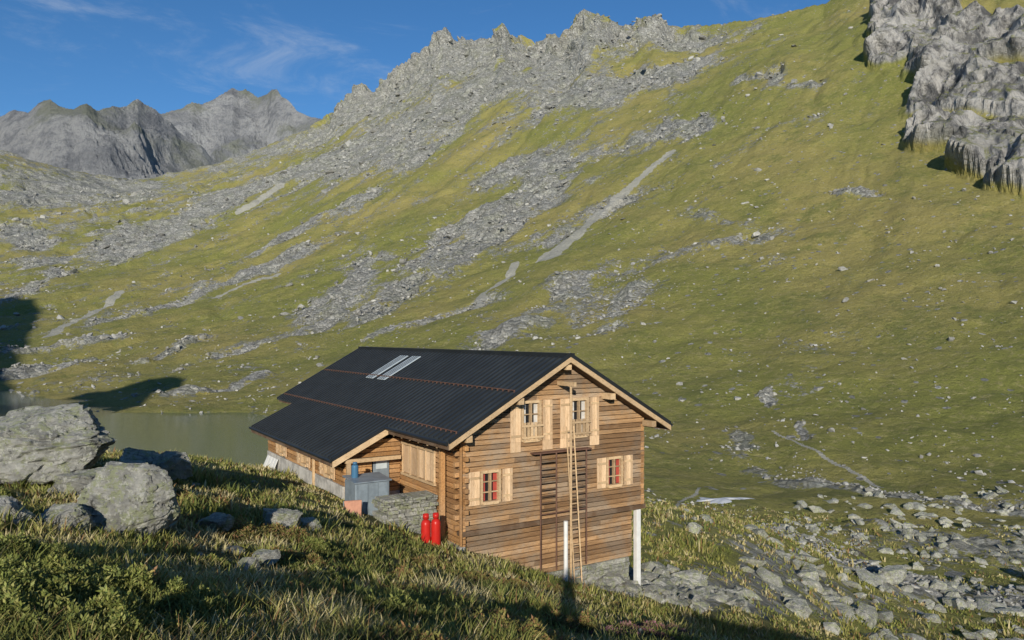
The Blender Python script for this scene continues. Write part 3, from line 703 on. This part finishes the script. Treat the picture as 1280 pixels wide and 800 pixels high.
# ---------------------------------------------------------------- grass
def inhut(X,Y):
    lx=(X+1.66)*.845+(Y-25)*.535;ly=-(X+1.66)*.535+(Y-25)*.845
    return ((lx>-.1)&(lx<8.3)&(ly>-.1)&(ly<19))|((lx>-2.4)&(lx<0)&(ly>1.2)&(ly<16))
def grass(name,ntuft,nb,rmin,rmax,seed,hscale=1.,amin=-.72,amax=.72,thin=0.):
    g=np.random.default_rng(seed)
    a=g.uniform(amin,amax,ntuft);r=np.exp(g.uniform(math.log(rmin),math.log(rmax),ntuft))
    x=r*np.sin(a);y=r*np.cos(a);v,_=rockmask(x,y);dn=fbm(x/1.3,y/1.3,3,500)
    k=(~inhut(x,y))&(g.uniform(0,1,ntuft)>v*1.1)&(dn>-.22+thin)
    x,y,r,dn=x[k],y[k],r[k],dn[k];nt=len(x)
    x=np.repeat(x,nb);y=np.repeat(y,nb);r=np.repeat(r,nb);dn=np.repeat(dn,nb);N=len(x)
    th=g.uniform(0,6.283,N);sp=g.uniform(0,1,N)**.6*(.05+.006*r)
    bx_=x+np.cos(th)*sp;by_=y+np.sin(th)*sp;z=H(bx_,by_)-.02
    big=fbm(x/4,y/4,3,510);tall=np.repeat(g.uniform(.5,1.35,nt),nb)
    hgt=(g.uniform(.05,.19,N)*(1+1.2*sstep(0,.5,big)))*tall*hscale
    ln=g.uniform(.2,1.,N)*hgt;la=th+g.normal(0,.5,N)
    w=(.0020+.00065*r)*g.uniform(.7,1.4,N)
    px_=-np.sin(th+g.normal(0,.6,N));py_=np.cos(th)
    lx_=np.cos(la)*ln;ly_=np.sin(la)*ln
    V=np.zeros((N,5,3))
    V[:,0]=np.stack([bx_-px_*w,by_-py_*w,z],1);V[:,1]=np.stack([bx_+px_*w,by_+py_*w,z],1)
    V[:,2]=np.stack([bx_+lx_*.35-px_*w*.8,by_+ly_*.35-py_*w*.8,z+hgt*.6],1);V[:,3]=np.stack([bx_+lx_*.35+px_*w*.8,by_+ly_*.35+py_*w*.8,z+hgt*.6],1)
    V[:,4]=np.stack([bx_+lx_,by_+ly_,z+hgt],1)
    i=np.arange(N)*5
    T=np.concatenate([np.stack([i,i+1,i+3],1),np.stack([i,i+3,i+2],1),np.stack([i+2,i+3,i+4],1)])
    pal=np.array([[.23,.25,.06],[.30,.29,.08],[.42,.36,.14],[.54,.46,.25],[.165,.19,.05],[.28,.16,.07]])
    dry=fbm(x/2.2,y/2.2,3,520)
    u=np.clip(g.uniform(0,1,N)*.55+.27+dry*1.0+np.repeat(g.normal(0,.12,nt),nb),0,.999)
    ci=np.select([u<.22,u<.45,u<.68,u<.84],[4,0,1,2],3);ci=np.where(g.uniform(0,1,N)<.07,5,ci)
    c=pal[ci]*g.uniform(.75,1.25,N)[:,None]
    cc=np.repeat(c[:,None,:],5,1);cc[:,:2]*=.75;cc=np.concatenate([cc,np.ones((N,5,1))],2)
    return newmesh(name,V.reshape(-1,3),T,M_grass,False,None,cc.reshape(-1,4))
M_grass=m_vcol('grass_blades',.6,.2)
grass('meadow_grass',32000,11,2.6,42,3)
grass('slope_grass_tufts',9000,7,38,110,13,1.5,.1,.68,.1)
def shrub(name,cx,cy,rad,hh,nleaf,seed,pal,leaf=.018):
    g=np.random.default_rng(seed)
    th=g.uniform(0,6.283,nleaf);rr=np.sqrt(g.uniform(0,1,nleaf))
    rb=1+.35*np.sin(th*3+seed)+.2*np.sin(th*5+seed*2)
    ox=np.cos(th)*rr*rad*rb;oy=np.sin(th)*rr*rad*.8*rb
    x=cx+ox;y=cy+oy;lump=fbm(x/.28,y/.28,3,seed)
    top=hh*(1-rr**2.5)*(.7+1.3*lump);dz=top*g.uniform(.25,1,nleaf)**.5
    z=H(x,y)+np.maximum(dz,0)
    d=g.normal(0,1,(nleaf,3));d[:,2]=np.abs(d[:,2])+.3;d/=np.linalg.norm(d,axis=1)[:,None]
    e=np.cross(d,g.normal(0,1,(nleaf,3)));e/=np.linalg.norm(e,axis=1)[:,None]
    s=leaf*g.uniform(.7,1.5,nleaf)[:,None];p=np.stack([x,y,z],1)
    V=np.stack([p,p+d*s+e*s*.45,p+d*s*2.2,p+d*s-e*s*.45],1)
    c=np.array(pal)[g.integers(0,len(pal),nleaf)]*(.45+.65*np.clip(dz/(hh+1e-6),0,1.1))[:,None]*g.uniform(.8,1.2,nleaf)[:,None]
    cc=np.concatenate([np.repeat(c[:,None,:],4,1),np.ones((nleaf,4,1))],2)
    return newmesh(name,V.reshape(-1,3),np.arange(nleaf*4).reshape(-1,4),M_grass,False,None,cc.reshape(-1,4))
green=[(.18,.205,.05),(.24,.26,.07),(.14,.17,.045),(.30,.29,.09)]
olive=[(.22,.21,.06),(.29,.235,.075),(.18,.18,.055),(.33,.18,.09)]
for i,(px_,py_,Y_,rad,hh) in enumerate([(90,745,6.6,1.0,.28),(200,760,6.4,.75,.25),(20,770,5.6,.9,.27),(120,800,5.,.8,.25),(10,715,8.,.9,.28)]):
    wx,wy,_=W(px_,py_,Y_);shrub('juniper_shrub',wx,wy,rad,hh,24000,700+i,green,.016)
g=np.random.default_rng(5)
for i in range(44):
    px_=g.uniform(-40,760);Y_=math.exp(g.uniform(math.log(6.5),math.log(23)))
    wx,wy=(px_-CX)/F*Y_,Y_
    if inhut(np.array([wx]),np.array([wy]))[0]: continue
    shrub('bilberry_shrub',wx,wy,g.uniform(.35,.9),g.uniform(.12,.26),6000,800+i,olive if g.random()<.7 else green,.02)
for i in range(4):
    wx,wy,_=W(770+i*26,795-3*i,13+i);shrub('heather_plant',wx,wy,.5,.16,5000,900+i,[(.34,.16,.20),(.22,.13,.09),(.16,.16,.06)],.02)

# ---------------------------------------------------------------- photographer (stands at the viewpoint, casts the shadow)
def photographer(x,y,zg):
    P_={'pel':(0,0,.95,.15),'sp':(0,0,1.2,.15),'ch':(0,0,1.4,.17),'nk':(0,.0,1.55,.065),'hd':(0,.03,1.66,.10),'tp':(0,.03,1.78,.085),
     'hl':(-.11,0,.9,.10),'kl':(-.14,.02,.5,.07),'al':(-.15,0,.09,.05),'fl':(-.16,.17,.04,.04),'hr':(.11,0,.9,.10),'kr':(.14,.02,.5,.07),'ar':(.15,0,.09,.05),'fr':(.16,.17,.04,.04),
     'sl':(-.20,0,1.46,.07),'el':(-.30,.10,1.24,.05),'wl':(-.12,.22,1.5,.035),'sr':(.20,0,1.46,.07),'er':(.30,.10,1.24,.05),'wr':(.12,.22,1.5,.035)}
    E=[('pel','sp'),('sp','ch'),('ch','nk'),('nk','hd'),('hd','tp'),('pel','hl'),('hl','kl'),('kl','al'),('al','fl'),('pel','hr'),('hr','kr'),('kr','ar'),('ar','fr'),('ch','sl'),('sl','el'),('el','wl'),('ch','sr'),('sr','er'),('er','wr')]
    ks=list(P_);me=bpy.data.meshes.new('photographer');me.from_pydata([P_[k][:3] for k in ks],[(ks.index(a),ks.index(b)) for a,b in E],[])
    ob=bpy.data.objects.new('photographer',me);col.objects.link(ob);ob.location=(x,y,zg)
    m=ob.modifiers.new('s','SKIN')
    for i,k in enumerate(ks): me.skin_vertices[0].data[i].radius=(P_[k][3],)*2
    me.skin_vertices[0].data[0].use_root=True
    ob.modifiers.new('u','SUBSURF').levels=2;me.materials.append(M_blue)
photographer(.02,-.42,float(H(np.array([.02]),np.array([-.42]))[0]))

# ---------------------------------------------------------------- light
SEL=17.5;sd=Vector((-.0715,-1,0)).normalized()*math.cos(math.radians(SEL));sd.z=math.sin(math.radians(SEL))
l=bpy.data.lights.new('sun','SUN');l.energy=5.;l.angle=math.radians(.5);l.color=(1.,.93,.80)
so=bpy.data.objects.new('sun',l);col.objects.link(so);so.rotation_euler=(-sd).to_track_quat('-Z','Y').to_euler()
w=bpy.data.worlds.new('World');sc.world=w;w.use_nodes=True;nt=w.node_tree;bg=nt.nodes['Background']
sky=nt.nodes.new('ShaderNodeTexSky');sky.sky_type='NISHITA';sky.sun_disc=False;sky.sun_elevation=math.radians(SEL);sky.sun_rotation=math.radians(184);sky.altitude=2500;sky.air_density=1.;sky.dust_density=.2;sky.ozone_density=3.
tc=nt.nodes.new('ShaderNodeTexCoord')
def wn(t,**k):
    n_=nt.nodes.new(t)
    for a_,b_ in k.items(): setattr(n_,a_,b_)
    return n_
hs=wn('ShaderNodeHueSaturation');hs.inputs['Saturation'].default_value=1.18;nt.links.new(sky.outputs[0],hs.inputs['Color'])
mp=wn('ShaderNodeMapping');mp.inputs['Rotation'].default_value=(0,.35,.3);mp.inputs['Scale'].default_value=(3,2,11);nt.links.new(tc.outputs['Generated'],mp.inputs['Vector'])
no=wn('ShaderNodeTexNoise');no.inputs['Scale'].default_value=1.6;no.inputs['Detail'].default_value=9;no.inputs['Roughness'].default_value=.66;no.inputs['Distortion'].default_value=.6;nt.links.new(mp.outputs[0],no.inputs['Vector'])
mr=wn('ShaderNodeMapRange');mr.interpolation_type='SMOOTHSTEP';mr.inputs[1].default_value=.5;mr.inputs[2].default_value=.85;mr.inputs[4].default_value=.5;nt.links.new(no.outputs['Fac'],mr.inputs[0])
mx=wn('ShaderNodeMix',data_type='RGBA');nt.links.new(mr.outputs[0],mx.inputs[0]);nt.links.new(hs.outputs[0],mx.inputs[6]);mx.inputs[7].default_value=(4.6,5.1,5.8,1)
nt.links.new(mx.outputs[2],bg.inputs['Color']);bg.inputs['Strength'].default_value=.12

cam=bpy.data.cameras.new('camera');co=bpy.data.objects.new('camera',cam);col.objects.link(co);sc.camera=co
co.location=(0,0,0);co.rotation_euler=(math.radians(90),0,0);cam.sensor_width=36;cam.lens=F/1280*36;cam.shift_y=20/1280;cam.clip_start=.05;cam.clip_end=20000
sc.view_settings.view_transform='Standard';sc.view_settings.look='None';sc.view_settings.exposure=0
